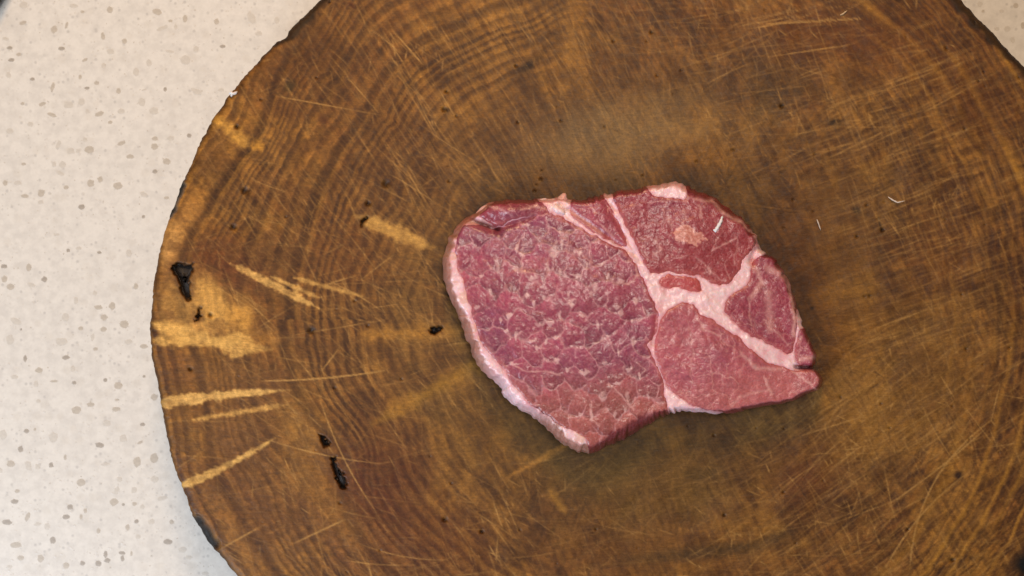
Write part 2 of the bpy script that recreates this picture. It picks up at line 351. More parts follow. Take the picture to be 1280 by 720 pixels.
LD += fam(230, 1380, -140, 880, 3200, 60, 26, 5, 24, .2, .7) + fam(230, 700, 180, 760, 240, 50, 25, 20, 80, .2, .7)
GD = lines(LD)
sl = sample(GL, x, y); sd = sample(GD, x, y)
# --- colour of the wood, its own figure plus painted sheen and shade
nl = fbm(x/170, y/170, 11, 4); nm = fbm(x/46, y/46, 12, 4); nf = fbm(x/11, y/11, 13, 3)
ray = fbm(TH*95+900, rr/85, 14, 3)
cdist = np.hypot((x-830)/1.25, y-380)
c = np.tile(lin((138, 88, 42)), (len(x), 1))
centre = smooth(430, 120, cdist+(nm-.5)*160)
c = mixc(c, lin((116, 87, 47)), centre*.9)
c = mixc(c, lin((150, 118, 82)), .55*np.exp(-(((x-745)/130)**2+((y-180)/62)**2)**1.2)*smooth(.25, .7, nm))  # grey-tan worn sheen above the steak, painted into the colour
c = mixc(c, lin((108, 58, 28)), smooth(.48, .72, nl)*.65)
c = mixc(c, lin((172, 122, 52)), smooth(.52, .70, fbm(x/120+9, y/90, 21, 4))*.5)
c = mixc(c, lin((88, 55, 30)), smooth(.55, .75, nm)*.5)
c = c*(1+(ray-.5)*.5)[:, None]
c = c*(1+(nf-.5)*.35)[:, None]
# growth rings
warp = 30*(fbm(TH*4+50, rr/210, 31, 2)-.5)+6*(nm-.5)+1.2*(nf-.5)
for kx, ky, ka, ks in ((232, 345, -26, 58), (292, 150, 22, 46), (410, 580, 16, 50), (500, 292, 12, 38)):
    warp = warp+ka*np.exp(-((x-kx)**2+(y-ky)**2)/(2*ks*ks))
leftm = smooth(620, 330, x)
s = rr+warp
per = 13.5-4*smooth(700, 1000, x)
ph = s/per+1.6*(vn(s/42, s*0+2, 41)-.5)
fr = ph-np.floor(ph)
ring = smooth(0, .55, fr)*smooth(1.0, .80, fr)               # 1 = dark late wood
ringw = vn(np.floor(ph), ph*0, 43)*.7+.3
rs = (smooth(150, 420, rr)*.85*smooth(760, 600, x)+smooth(260, 540, rr)*.55*smooth(600, 760, x))*ringw*(.6+.8*nl)
c = c*(1-.36*np.clip(ring*rs, 0, 1))[:, None]*np.array([1, 1, 1])
c = mixc(c, lin((92, 50, 24)), np.clip(ring*rs*.34, 0, 1))
c = mixc(c, lin((172, 126, 62)), np.clip((1-ring)*rs*.26, 0, 1))
fine = vn(s/4.2, TH*9+40, 44); c = c*(1+(fine-.5)*.30*smooth(200, 450, rr))[:, None]; fin2 = vn(s/2.0, TH*14+40, 45); c = c*(1+(fin2-.5)*.26*smooth(250, 450, rr)*smooth(700, 900, x))[:, None]
# short smeared dark strokes along the knife directions
def strokes(ang, l, wd, seed):
    a = math.radians(ang); p = x*math.cos(a)+y*math.sin(a); q = -x*math.sin(a)+y*math.cos(a)
    return fbm(p/l, q/wd, seed, 3)
k1 = np.exp(-(((x-1190)/190)**2+((y-250)/230)**2)**2); k2 = np.exp(-(((x-1180)/260)**2+((y-640)/190)**2)**2); k3 = np.exp(-(((x-600)/260)**2+((y-90)/200)**2)**2); k4 = np.exp(-(((x-480)/200)**2+((y-560)/200)**2)**2)
for kk, an, sd_ in ((k1, -22, 201), (k2, -37, 202), (k3*.8, 57, 203), (k4*.7, 55, 204), (.45+.3*smooth(450, 700, x), 62, 205)):
    st_ = strokes(an, 34, 5.5, sd_)
    c = mixc(c, lin((82, 46, 26)), smooth(.50, .72, st_)*.55*kk); c = mixc(c, lin((160, 116, 58)), smooth(.50, .28, st_)*.22*kk)
st_ = strokes(66, 30, 6, 209); c = mixc(c, lin((84, 42, 24)), smooth(.5, .7, st_)*.55*k1)
bl3 = fbm(x/24, y/24, 211, 3); c = mixc(c, lin((88, 54, 30)), smooth(.5, .75, bl3)*.45*smooth(260, 420, x)); c = mixc(c, lin((150, 110, 60)), smooth(.5, .3, bl3)*.18)
ro = smooth(.55, .80, fr)*smooth(1.0, .93, fr)
c = mixc(c, lin((78, 42, 20)), np.clip(ro*rs*.50, 0, .45)); c = mixc(c, lin((184, 132, 62)), np.clip(smooth(.12, .3, fr)*smooth(.55, .35, fr)*rs*.38, 0, 1))
# yellow bands on the right-hand side
c0_ = c
for r0, wd, a0, a1, am in ((560, 5, -.9, -.3, .5), (400, 6, -.2, .3, .35), (545, 4, .1, .6, .6), (500, 5, .2, .75, .6), (585, 4, -.3, .3, .4), (478, 7, -1.05, -.55, .7), (505, 8, -.75, -.3, .7), (452, 5, -.95, -.45, .4), (470, 6, .05, .8, .45), (430, 8, .2, .9, .35), (520, 7, -.1, .5, .4)):
    m = np.exp(-((s-r0)/(wd*.6))**2)*smooth(a0-.12, a0+.1, TH)*smooth(a1+.15, a1-.1, TH)*(.5+1.0*fbm(TH*30+50, rr/30, 55, 2))
    c = mixc(c, lin((186, 134, 54)), np.clip(m*am*.8, 0, .9))
# paler and darker areas of the figure, and the painted sheen
def blob(cx, cy, wx, wy, rot, colr, am, pw=1.3, fz=.5):
    global c
    ca, sa = math.cos(math.radians(rot)), math.sin(math.radians(rot))
    dx, dy = x-cx, y-cy; a = dx*ca+dy*sa; b = -dx*sa+dy*ca
    q = (a/wx)**2+(b/wy)**2
    m = np.exp(-np.power(np.maximum(q+(nf-.5)*fz+(nm-.5)*fz*1.5, 0), pw))
    c = mixc(c, lin(colr), np.clip(m*am, 0, 1))
R_ = (106, 54, 26)
for a in [(752, 182, 110, 48, -8, (158, 136, 108), .42, 1.3, .9), (850, 150, 80, 34, 0, (148, 118, 80), .3, 1.3, .9), (270, 325, 34, 40, 10, (120, 66, 30), .8), (300, 350, 32, 36, 0, (112, 62, 34), .6), (468, 600, 62, 70, 0, (104, 52, 26), .8), (430, 318, 50, 45, 0, (118, 66, 30), .5), (540, 690, 80, 60, 0, (112, 58, 28), .55),  # first two blobs: the worn sheen again, highlight painted as colour
          (305, 545, 50, 60, 70, (124, 84, 50), .7), (300, 470, 75, 26, 0, (128, 88, 50), .6), (330, 640, 70, 70, 0, (122, 80, 48), .6), (380, 65, 60, 45, -40, (96, 56, 26), .7), (1110, 60, 80, 46, 10, (114, 60, 26), .4), (1010, 40, 90, 40, 0, (112, 60, 28), .5),
          (960, 110, 36, 52, -15, (74, 52, 32), .45), (1215, 130, 40, 60, -30, (104, 56, 26), .5), (640, 160, 60, 50, 0, (108, 68, 36), .4), (500, 200, 45, 60, 50, (100, 60, 32), .5), (1180, 320, 50, 60, 0, (112, 62, 30), .5), (1010, 590, 60, 46, -30, (116, 66, 30), .45),
          (840, 690, 150, 36, 0, (116, 72, 32), .5), (880, 592, 28, 8, 0, (78, 58, 34), .7), (880, 690, 90, 9, -6, (76, 60, 38), .6), (975, 670, 30, 8, -14, (78, 58, 36), .5), (790, 590, 130, 60, 0, (122, 90, 42), .6), (1050, 300, 50, 100, 0, (132, 92, 44), .5),
          (1160, 470, 60, 90, 30, (142, 100, 44), .45), (1070, 410, 46, 60, 0, (150, 104, 44), .4), (1055, 530, 70, 40, 20, (152, 108, 46), .4), (610, 520, 70, 60, 0, (118, 86, 42), .5),
          (660, 82, 12, 6, -35, (64, 40, 22), .85), (675, 73, 6, 4, 0, (72, 46, 24), .7), (1043, 153, 11, 5, 0, (58, 34, 20), .9), (998, 112, 8, 8, 0, (84, 60, 34), .6), (1073, 263, 7, 5, 20, (70, 48, 30), .8), (1198, 594, 5, 5, 0, (66, 36, 20), .9), (1215, 698, 6, 4, 30, (66, 36, 20), .8),
          (362, 108, 7, 8, 30, (74, 58, 34), .8), (545, 412, 9, 4, 0, (60, 42, 22), .95), (455, 277, 3, 9, 25, (48, 28, 16), .9), (388, 412, 4, 4, 0, (60, 36, 20), .9), (404, 150, 8, 5, 60, (98, 50, 24), .8), (438, 7, 8, 4, 20, (90, 34, 18), .8),
          (1100, 280, 1.8, 10, -12, (60, 38, 22), .8), (1070, 263, 4, 3, 0, (50, 36, 24), .8), (1015, 385, 2, 2, 0, (50, 34, 20), .8), (560, 137, 3, 3, 0, (50, 28, 16), .9), (432, 535, 2, 9, -25, (66, 42, 24), .7), (905, 645, 2, 2, 0, (60, 38, 20), .8), (1008, 596, 30, 20, 0, (116, 62, 30), .4)]:
    blob(*a)
PALE = (206, 152, 84); YEL = (196, 146, 66)
for a in [(212, 300, 15, 32, 15, (200, 150, 92), .8), (262, 378, 22, 40, -35, (194, 150, 86), .8), (222, 385, 30, 36, 0, (180, 136, 76), .6, 1.6, 1.3), (262, 375, 18, 32, -25, (200, 152, 84), .8, 2, 1.2), (296, 402, 15, 26, 0, (192, 144, 76), .75, 2, 1.2), (240, 412, 46, 10, 3, (196, 148, 84), .7, 2, 1.2), (300, 398, 16, 28, 10, (192, 140, 68), .7), (320, 425, 28, 12, 0, (180, 128, 62), .6), (235, 262, 22, 22, -60, (176, 124, 66), .5),
          (375, 535, 26, 55, 0, (156, 112, 52), .55), (420, 640, 20, 60, -35, (158, 112, 54), .5), (260, 128, 20, 12, -60, (160, 108, 52), .5), (262, 190, 16, 30, 40, (150, 104, 54), .5), (320, 80, 36, 16, -35, (140, 92, 42), .6)]:
    blob(*a)
palem = np.zeros(len(x)); tx0 = fbm(x/3.5, y/3.5, 227, 2)
def streak(p, q, w0, w1, colr, am, soft=1.6, bow=0, nz=.55):
    global c, palem
    dx, dy = q[0]-p[0], q[1]-p[1]; L = math.hypot(dx, dy)
    t = ((x-p[0])*dx+(y-p[1])*dy)/(L*L); o = (-(x-p[0])*dy+(y-p[1])*dx)/L-bow*4*t*(1-t)
    wd = w0+(w1-w0)*t; wd = wd*(1-nz*.6+nz*1.2*vn(t*L/11+p[0], x*0+p[1], 61))*(.8+.4*vn(t*L/3.5+p[1], o/3, 64))*np.clip(smooth(-.03, .10, t)*smooth(1.06, .85, t), 0, 1)
    m = smooth(soft*1.35, -soft*1.35, np.abs(o)-wd/2+(tx0-.5)*3)*((t > -.05) & (t < 1.08))*np.clip(.50+.95*nf, 0, 1.1)*(1-.18*ring*leftm)*np.clip(.6+1.1*fbm(t*L/26+q[0], o/2.2, 62, 3), .4, 1.05)
    c = mixc(c, lin(colr), np.clip(m*am, 0, 1)); palem = np.maximum(palem, np.clip(m*am*1.3, 0, 1))
streak((196, 505), (352, 488), 14, 7, (204, 164, 104), .95, 1.5, -2); streak((244, 524), (352, 507), 5, 7, (198, 154, 92), .9)
streak((226, 608), (340, 550), 13, 7, (202, 162, 100), .95, 1.5, 3); streak((292, 331), (392, 382), 7, 9, (200, 158, 98), .95)
streak((340, 346), (396, 371), 5, 5, (198, 156, 96), .9); streak((370, 348), (455, 371), 5, 5, (190, 148, 88), .85)
streak((446, 270), (540, 309), 12, 15, (184, 142, 80), .85, 3, 0, .9); streak((452, 418), (575, 414), 16, 26, (178, 128, 56), .65, 7, 0, .9)
streak((190, 404), (330, 436), 12, 26, (200, 158, 94), .85, 3, 4, .9); streak((192, 425), (300, 428), 12, 16, (200, 158, 94), .8, 3)
streak((262, 142), (312, 182), 12, 18, (190, 142, 68), .8, 4); streak((314, 182), (330, 181), 14, 12, (188, 136, 56), .75, 4)
streak((636, 596), (712, 554), 4, 8, (176, 126, 60), .75, 2); streak((470, 528), (604, 452), 10, 22, (158, 116, 42), .65, 6, 0, .9)
streak((686, 612), (706, 640), 8, 8, (170, 126, 54), .55, 4); streak((484, 508), (520, 500), 20, 16, (164, 116, 50), .6, 6); streak((1010, 372), (1100, 360), 20, 26, (160, 116, 48), .35, 8)
streak((560, 318), (600, 300), 6, 8, (120, 90, 44), .5, 5)
tx1 = fbm(x/4.5, y/4.5, 221, 3); tx2 = fbm(x/14, y/14, 222, 3)
c = c*(1+(tx1-.5)*.5*(.5+.5*leftm))[:, None]
c = mixc(c, lin((118, 78, 42)), smooth(.48, .70, tx2)*.5*leftm*(1-palem*.8))
c = c*(1-.16*np.clip(ring*rs*1.2, 0, 1)*leftm*(1-palem))[:, None]
# scratches: pale lifted fibre, dark filled cuts
zone = np.clip(.7+1.3*(fbm(x/90, y/90, 71, 2)-.4), .3, 1.2)
c = mixc(c, lin((176, 136, 84)), np.clip(sl*1.15*zone, 0, .75)); c = mixc(c, lin((66, 40, 22)), np.clip(sd*.42*zone, 0, .7))
# dark weathered rim, upper arcs
rimw = np.where((TH < -.35) & (TH > -2.5), 9., 2.2)*(.5+vn(TH*40+99, TH*0, 81))
c = mixc(c, lin((54, 40, 28)), smooth(rimw+3, rimw-3, de)*np.where((TH < -.3) & (TH > -2.55), .8, .35))
br = np.exp(-(((x-1283)/14)**2+((y-706)/14)**2)); c = mixc(c, lin((30, 26, 22)), np.clip(br*1.3, 0, 1))
# worn little pits
rp = np.random.default_rng(3)
pit = np.zeros(len(x))
pits = [(482, 230, 4.5), (482, 232, 3), (292, 285, 4), (306, 239, 5), (296, 159, 2.5), (238, 462, 2.5), (558, 115, 2), (555, 137, 3), (977, 133, 2.5), (602, 665, 2.5), (556, 650, 3), (1103, 288, 2.5), (745, 662, 1.6), (814, 41, 2), (263, 394, 3), (905, 644, 2), (460, 255, 3), (389, 414, 4), (1071, 296, 2), (1190, 700, 3)]
pits += [(rp.uniform(230, 1350), rp.uniform(-100, 850), rp.uniform(.8, 1.9)) for _ in range(170)]
for px, py, pr in pits:
    d = ((x-px)**2+(y-py)**2)/(pr*pr)
    pit = np.maximum(pit, np.exp(-d*1.2)*min(1, pr/2.4))
# bark pockets: hollows in the surface
POCK = {'T': [(214, 331), (220, 328), (230, 331), (241, 328), (241, 338), (237, 349), (238, 361), (239, 372), (235, 377), (229, 373), (225, 360), (221, 346), (215, 338)],
        'a': [(251, 384), (247, 391), (243, 400), (243, 404), (248, 401), (252, 391)], 'b': [(399, 541), (406, 546), (412, 552), (412, 557), (405, 560), (400, 553)],
        'c': [(413, 570), (419, 571), (421, 583), (429, 590), (434, 602), (433, 611), (426, 612), (421, 602), (416, 589)], 'd': [(462, 270), (456, 277), (451, 285), (449, 283), (453, 275), (459, 268)],
        'e': [(546, 407), (553, 410), (551, 416), (543, 418), (536, 415), (539, 409)]}
hz = np.zeros(len(x)); pk = np.zeros(len(x))
wx_ = x+(vn(x/3.5, y/3.5, 5)-.5)*4; wy_ = y+(vn(x/3.5, y/3.5, 6)-.5)*4
near = (x < 580)&(x > 190)&(y > 250)&(y < 640)
for P in POCK.values():
    dd = np.full(len(x), -99.); dd[near] = polysd(wx_[near], wy_[near], P)-.9
    pk = np.maximum(pk, smooth(-1.6, 1.6, dd)); c = mixc(c, lin((104, 64, 40)), smooth(-6, 0, dd)*.55)
z = -.0006*centre+(nl-.5)*.0012+(nm-.5)*.00035+(nf-.5)*.00012-ring*rs*.00006-sd*.00004+np.minimum(sl, 1.5)*.00002
z = z-pit*.0012-pk*.0030
c = mixc(c, lin((52, 32, 18)), np.clip(pit*.78, 0, 1)); c = mixc(c, lin((38, 31, 30)), pk*.9)
z = z-.0016*np.exp(-de/2.6)                              # eased rim
for tx, ty, rw, rz_ in (((211, 268), (226, 233), 5.5, 0), ((245, 652), (266, 680), 7.5, 0)):
    q = np.exp(-((segd(x+(nf-.5)*5, y, tx, ty)[0]+(nm-.5)*4)/rw)**4); c = mixc(c, lin((34, 30, 28)), q*.97); z = z-q*.003
shade_halo = smooth(30, 0, -polysd(x, y, [(575, 285), (610, 255), (700, 246), (850, 228), (935, 282), (1000, 395), (1030, 478), (880, 520), (735, 570), (650, 515), (556, 340)])+(nm-.5)*34); c = c*(1-.22*shade_halo)[:, None]  # soft shade around the steak, painted into the wood colour
mu_ = c.mean(0)[None, :]; lumr = (c.sum(1)/mu_.sum())[:, None]
c = c*np.clip(lumr, .2, 3)**.40
c = c*(np.array([.80, .75, .57])[None, :]*(1-.17*smooth(450, 720, x))[:, None])  # darker towards the right: light fall-off painted into the wood
c = np.clip(c, .004, .9)
wxx, wyy = world(x, y, z)
top = np.stack([wxx, wyy, z], 1)
nv, nu = len(vd), N
idx = np.arange(nv*nu).reshape(nv, nu)
q = np.stack([idx[:-1, :-1].ravel(), idx[1:, :-1].ravel(), idx[1:, 1:].ravel(), idx[:-1, 1:].ravel()], 1)
block = empty('chopping_block', (world(800, 400)[0], world(800, 400)[1], CZ), 'thick round end-grain wooden chopping block, scratched and brown, under the steak', 'chopping board')
bl = np.array([block.location.x, block.location.y, CZ])
wm = wood_mat()
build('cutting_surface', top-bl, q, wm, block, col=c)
# side wall, hangs from the very rim vertices
loop = np.concatenate([idx[0, :], idx[1:, -1], idx[-1, -2::-1], idx[-2:0:-1, 0]])
rimv = top[loop]; rth = TH[loop]; L = len(loop); lev = 22
cs = []; cc = []
for k in range(lev):
    f = k/(lev-1); out = .0016*math.sin(math.pi*min(f*1.3, 1))-.002*smooth(.85, 1., np.array(f))
    g = fbm(rth*70+400, rth*0+f*3, 91, 3)-.5; g2 = vn(rth*260+900, rth*0+f*1.5, 92)-.5
    off = (out+g*.0028*min(1, f*6)+g2*.0006*min(1, f*6)-.0012*min(1, f*8))
    zz = rimv[:, 2]*(1-f)+(CZ+.0006)*f
    kx = (D-zz*0)/D
    cs.append(np.stack([rimv[:, 0]+np.cos(rth)*off, rimv[:, 1]-np.sin(rth)*off, zz], 1))
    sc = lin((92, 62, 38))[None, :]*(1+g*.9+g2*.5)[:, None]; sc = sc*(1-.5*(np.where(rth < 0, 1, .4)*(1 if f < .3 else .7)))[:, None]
    if k == 0: sc = c[loop]
    cc.append(np.clip(sc, .01, .8))
S = np.concatenate(cs)-bl; SC = np.concatenate(cc)
a = np.arange(L); b = (a+1) % L; fs = []
for k in range(lev-1): fs.append(np.stack([k*L+a, k*L+b, (k+1)*L+b, (k+1)*L+a], 1))
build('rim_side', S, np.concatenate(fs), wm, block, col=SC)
# dark bark lumps sitting down inside the pockets
barkm = plain('dark_bark', (.022, .018, .018), .5, 900, .5, .3)
for nme, P in POCK.items():
    P = chaikin(P, 1); cx, cy = P.mean(0); n = len(P); co = []; fc = []
    zt = {'T': -.0020, 'c': -.0019}.get(nme, -.0022)
    for (sc, zz) in ((1.0, -.0034), (.82, zt-.0005), (.5, zt), (.18, zt+.0002)):
        for i, (px, py) in enumerate(P):
            qx, qy = world(cx+(px-cx)*sc, cy+(py-cy)*sc); co.append((qx-bl[0], qy-bl[1], zz-CZ+random.uniform(-.00015, .00015)))
    for r in range(3):
        for i in range(n): fc.append((r*n+i, (r+1)*n+i, (r+1)*n+(i+1) % n, r*n+(i+1) % n)[::-1])
    fc.append(tuple(range(3*n, 4*n))[::-1])
    build('bark_pocket', co, fc, barkm, block)

# ------------------------------------------------------------ steak
SC_ = (790., 395.)
SO = [(581, 274), (594, 267), (605, 257), (615, 254), (630, 252), (647, 250), (665, 252), (675, 249), (690, 249), (700, 248), (708, 250), (725, 251), (740, 248), (765, 242), (790, 238), (810, 234), (830, 230), (846, 228), (856, 231), (872, 240), (890, 246),
      (905, 258), (922, 270), (936, 284), (946, 296), (948, 310), (954, 315), (970, 327), (980, 342), (990, 367), (997, 390), (1005, 412), (1013, 428), (1020, 443), (1020, 453), (1013, 459), (1022, 466), (1028, 475), (1026, 486), (1012, 491), (992, 500), (955, 507),
      (930, 512), (905, 517), (880, 515), (857, 513), (838, 516), (825, 521), (800, 537), (780, 548), (757, 558), (734, 567), (715, 560), (700, 552), (680, 530), (660, 517), (640, 505), (622, 480), (600, 460), (587, 432), (577, 405), (567, 382), (557, 360), (554, 342), (555, 320), (560, 302), (570, 285)]
Rs = radial(SO, SC_, 5)
def steak_outline(th):
    return Rs(th)+(vn(th*38+90, th*0, 7)-.5)*3.0+(vn(th*110+90, th*0, 8)-.5)*.12
TOPE = 17.5e-3
def slope_w(th):       # width in px of the visible flank, by direction
    pts = [(-180, 16), (-165, 14), (-150, 10), (-120, 7), (-100, 9), (-80, 8), (-60, 12), (-45, 12), (-30, 7), (-10, 8), (5, 8), (17, 7), (30, 8), (60, 8), (74, 9), (80, 18), (90, 26), (100, 22), (112, 15), (125, 20), (150, 18), (170, 17), (180, 16)]
    return np.interp(np.degrees(th), [p[0] for p in pts], [p[1] for p in pts])
SEAMS_H = [((712, 262), (792, 318), 3.0), ((752, 247), (800, 325), 3.5), ((820, 395), (817, 430), 3)]
def steak_height(x, y):
    th = np.arctan2(y-SC_[1], x-SC_[0]); e = steak_outline(th); r = np.hypot(x-SC_[0], y-SC_[1]); d = np.maximum(e-r, 0)
    w_ = slope_w(th); t = np.clip(d/w_, 0, 1)
    H = 19e-3-3.5e-3*smooth(820, 1010, x)+1.0e-3*(fbm(x/90, y/90, 101, 2)-.5)
    prof = (1-(1-t)**2.9)**(1/2.9)
    z = H*(.18+.82*prof)
    z = z+1.6e-3*np.exp(-(((x-700)/110)**2+((y-400)/90)**2))-.35e-3
    z = z+(fbm(x/22, y/22, 102, 3)-.5)*.9e-3*t+(fbm(x/6, y/6, 103, 2)-.5)*.28e-3
    # fold beside the top-left flap, cleft at the right tip, dips along the seams
    d1, t1 = segd(x, y, (586, 275), (622, 287)); z = z-.0032*np.exp(-((d1+(vn(x/5, y/5, 9)-.5)*2)/4.5)**2)
    d1, t1 = segd(x, y, (622, 287), (668, 270)); z = z-.0012*np.exp(-(d1/3)**2)
    z = z+.0022*np.exp(-(((x-640)/30)**2+((y-263)/9)**2))
    d1, _ = segd(x, y, (996, 459), (1024, 460)); z = z-.0055*np.exp(-(d1/2.6)**2)
    d1, _ = segd(x, y, (946, 312), (940, 326)); z = z-.0022*np.exp(-(d1/4)**2)
    for p, q, wd in SEAMS_H: z = z-.0006*np.exp(-(segd(x, y, p, q)[0]/wd)**2)
    d1, _ = segd(x, y, (760, 250), (770, 262)); z = z-.0008*np.exp(-(d1/3)**2)
    z = z+.0012*np.exp(-(((x-907)/40)**2+((y-455)/40)**2))+.001*np.exp(-(((x-870)/50)**2+((y-295)/30)**2))
    return np.maximum(z, .0008)
M = 560
u = np.linspace(-1, 1, M); vv = np.linspace(-1, 1, int(M*.8))
U, Vv = np.meshgrid(u, vv); U = U.ravel(); Vv = Vv.ravel()
X = U*np.sqrt(1-Vv**2/2); Y = Vv*np.sqrt(1-U**2/2); R0 = np.hypot(X, Y); T0 = np.arctan2(Y, X); R0 = np.minimum(R0, 1)
R1 = 1-(1-R0)**1.22
E = steak_outline(T0)
SX = SC_[0]+R1*E*np.cos(T0); SY = SC_[1]+R1*E*np.sin(T0)
SZ = steak_height(SX, SY)
_fl = smooth(1.0, .3, np.clip((1-R1)*E/slope_w(T0), 0, 1))*smooth(0, .0015, SZ)
_j = ((fbm(T0*16+70, SZ/.0032, 105, 3)-.5)*3.6+(fbm(T0*60+70, SZ/.0011, 106, 2)-.5)*.35)*_fl
FX = SX+_j*np.cos(T0); FY = SY+_j*np.sin(T0)
zt = float(np.mean([0]))
nr, ncl = len(vv), M
sid = np.arange(nr*ncl).reshape(nr, ncl)
sq = np.stack([sid[:-1, :-1].ravel(), sid[1:, :-1].ravel(), sid[1:, 1:].ravel(), sid[:-1, 1:].ravel()], 1)
steak = empty('raw_steak', (*world(790, 395), -.0004), 'thick raw pork steak with purple-red lean and pale fat seams lying on the block', 'steak')
so = np.array([steak.location.x, steak.location.y, steak.location.z])
MUS = {
 'eye': ([(572, 300), (571, 330), (580, 350), (585, 370), (591, 390), (592, 397), (602, 425), (612, 442), (630, 457), (640, 477), (657, 497), (680, 517), (702, 532), (725, 541), (736, 550), (738, 575), (760, 575), (800, 556), (845, 530), (834, 512), (829, 495), (829, 477), (823, 462), (818, 452), (813, 440), (806, 430), (817, 424), (821, 400), (823, 393), (818, 382), (809, 368), (806, 355), (800, 345), (794, 332), (786, 320), (780, 312), (765, 307), (750, 300), (730, 289), (710, 277), (692, 268), (680, 266), (665, 271), (640, 279), (620, 287), (602, 283), (584, 279), (577, 288)], 'large lean eye with marbled scallop-edged bundles', 0),
 'flap': ([(596, 271), (612, 258), (625, 240), (660, 240), (676, 252), (684, 262), (686, 267), (665, 269), (642, 275), (620, 285), (606, 277)], 'small folded lean flap at the upper left edge', 1),
 'strip': ([(712, 262), (720, 240), (748, 236), (756, 250), (764, 262), (773, 280), (783, 300), (781, 307), (765, 300), (746, 292), (726, 278), (716, 268)], 'narrow lean wedge between the two upper seams', 2),
 'cap': ([(768, 234), (790, 228), (805, 224), (808, 238), (814, 246), (830, 250), (847, 251), (862, 249), (856, 222), (880, 226), (925, 250), (960, 290), (944, 296), (944, 306), (933, 319), (926, 325), (922, 340), (910, 352), (897, 355), (880, 345), (860, 340), (837, 337), (818, 342), (808, 332), (799, 312), (790, 292), (781, 274), (773, 257), (768, 246)], 'deep red upper right muscle', 3),
 'oval': ([(824, 352), (832, 345), (850, 345), (867, 347), (876, 356), (877, 364), (865, 363), (850, 357), (830, 359)], 'small oval of lean set in the fat', 4),
 'round': ([(823, 410), (828, 397), (840, 386), (855, 380), (868, 386), (876, 397), (897, 405), (920, 423), (938, 437), (958, 455), (975, 460), (988, 464), (1002, 465), (1018, 462), (1045, 470), (1040, 500), (990, 515), (955, 522), (930, 525), (915, 516), (905, 514), (880, 510), (860, 502), (845, 492), (833, 477), (826, 457), (821, 437)], 'rounded lower right muscle', 5),
 'side': ([(908, 382), (920, 368), (935, 361), (939, 350), (941, 334), (946, 324), (960, 318), (990, 330), (993, 345), (992, 372), (994, 395), (992, 412), (991, 436), (987, 440), (978, 435), (955, 425), (935, 414), (918, 401), (908, 392)], 'triangular right muscle behind the long seam', 6),
 'tip': ([(1001, 410), (1012, 412), (1030, 440), (1026, 456), (1012, 458), (998, 454), (995, 444), (998, 425)], 'small lean tip above the cleft', 7)}
wxs = SX+(fbm(SX/12, SY/12, 111, 3)-.5)*5; wys = SY+(fbm(SX/9+50, SY/9, 112, 3)-.5)*6
sdm = {k: polysd(wxs, wys, chaikin(v[0], 1))+{'flap': 0, 'cap': 1.9, 'side': 2.2, 'round': 1.9}.get(k, 1.1) for k, v in MUS.items()}
allsd = np.maximum.reduce(list(sdm.values()))
thS = T0; dS = (1-R1)*E
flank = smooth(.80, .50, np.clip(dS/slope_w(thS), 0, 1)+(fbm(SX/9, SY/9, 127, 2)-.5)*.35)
# fat colours
n1 = fbm(SX/20, SY/20, 121, 3); n2 = fbm(SX/5+SZ*300, SY/5+SZ*500, 122, 3); n3 = fbm(SX/60, SY/60, 123, 2)
fc_ = np.tile(lin((242, 200, 208)), (len(SX), 1))
fc_ = mixc(fc_, lin((226, 158, 168)), smooth(.45, .75, n1)*.6)
fc_ = mixc(fc_, lin((246, 222, 224)), smooth(.5, .75, n2)*.5)
fc_ = mixc(fc_, lin((212, 124, 138)), smooth(-4, .5, allsd)*.65)
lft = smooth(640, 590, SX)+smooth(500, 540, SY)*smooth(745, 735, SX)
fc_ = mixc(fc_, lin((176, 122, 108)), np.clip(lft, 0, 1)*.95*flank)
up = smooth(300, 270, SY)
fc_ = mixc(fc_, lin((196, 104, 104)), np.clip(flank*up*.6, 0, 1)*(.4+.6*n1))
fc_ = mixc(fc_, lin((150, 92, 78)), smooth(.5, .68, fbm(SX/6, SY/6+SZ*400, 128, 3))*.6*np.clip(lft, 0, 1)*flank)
fc_ = mixc(fc_, lin((222, 168, 140)), smooth(.5, .6, fbm(SX/8, SY/8, 125, 2))*.5*np.clip(lft*(1-flank), 0, 1))
fc_ = mixc(fc_, lin((120, 36, 44)), np.exp(-(segd(SX, SY, (1000, 460), (1024, 461))[0]/2.6)**2)*.9)
fc_ = mixc(fc_, lin((96, 24, 28)), np.exp(-(segd(SX, SY, (590, 275), (612, 283))[0]/3)**2)*.5)
def grad_normals():
    e = .6
    gx = (steak_height(SX+e, SY)-steak_height(SX-e, SY))/(2*e*PX); gy = -(steak_height(SX, SY+e)-steak_height(SX, SY-e))/(2*e*PX)
    n = np.stack([-gx, -gy, np.ones_like(gx)], 1); return n/np.linalg.norm(n, axis=1)[:, None]
NRM = grad_normals()
zb = SZ-.0002*smooth(-2, 2, allsd)-.0007*smooth(0, 3, allsd)+.00012*smooth(.45, .8, n2)*(allsd < 0)
bx_, by_ = world(FX, FY, zb)
body = np.stack([bx_, by_, zb], 1)
sl_ = np.concatenate([sid[0, :], sid[1:, -1], sid[-1, -2::-1], sid[-2:0:-1, 0]])
Lr = len(sl_); rim = body[sl_]; cen = body.mean(0)
extra = []; 
for f, zz in ((.994, .45), (.98, .18), (.955, 0.0), (.5, 0.0)):
    p = rim.copy(); p[:, :2] = cen[:2]+(p[:, :2]-cen[:2])*f; p[:, 2] = rim[:, 2]*zz; extra.append(p)
bv = np.concatenate([body]+extra+[np.array([[cen[0], cen[1], 0.0]])])
b0 = len(body); a = np.arange(Lr); b = (a+1) % Lr
def ringf(i0, i1): return np.stack([i0[a], i0[b], i1[b], i1[a]], 1)
rings = [sl_]+[b0+k*Lr+a for k in range(4)]
bf = [sq]+[ringf(rings[k], rings[k+1]) for k in range(4)]
ci = b0+4*Lr
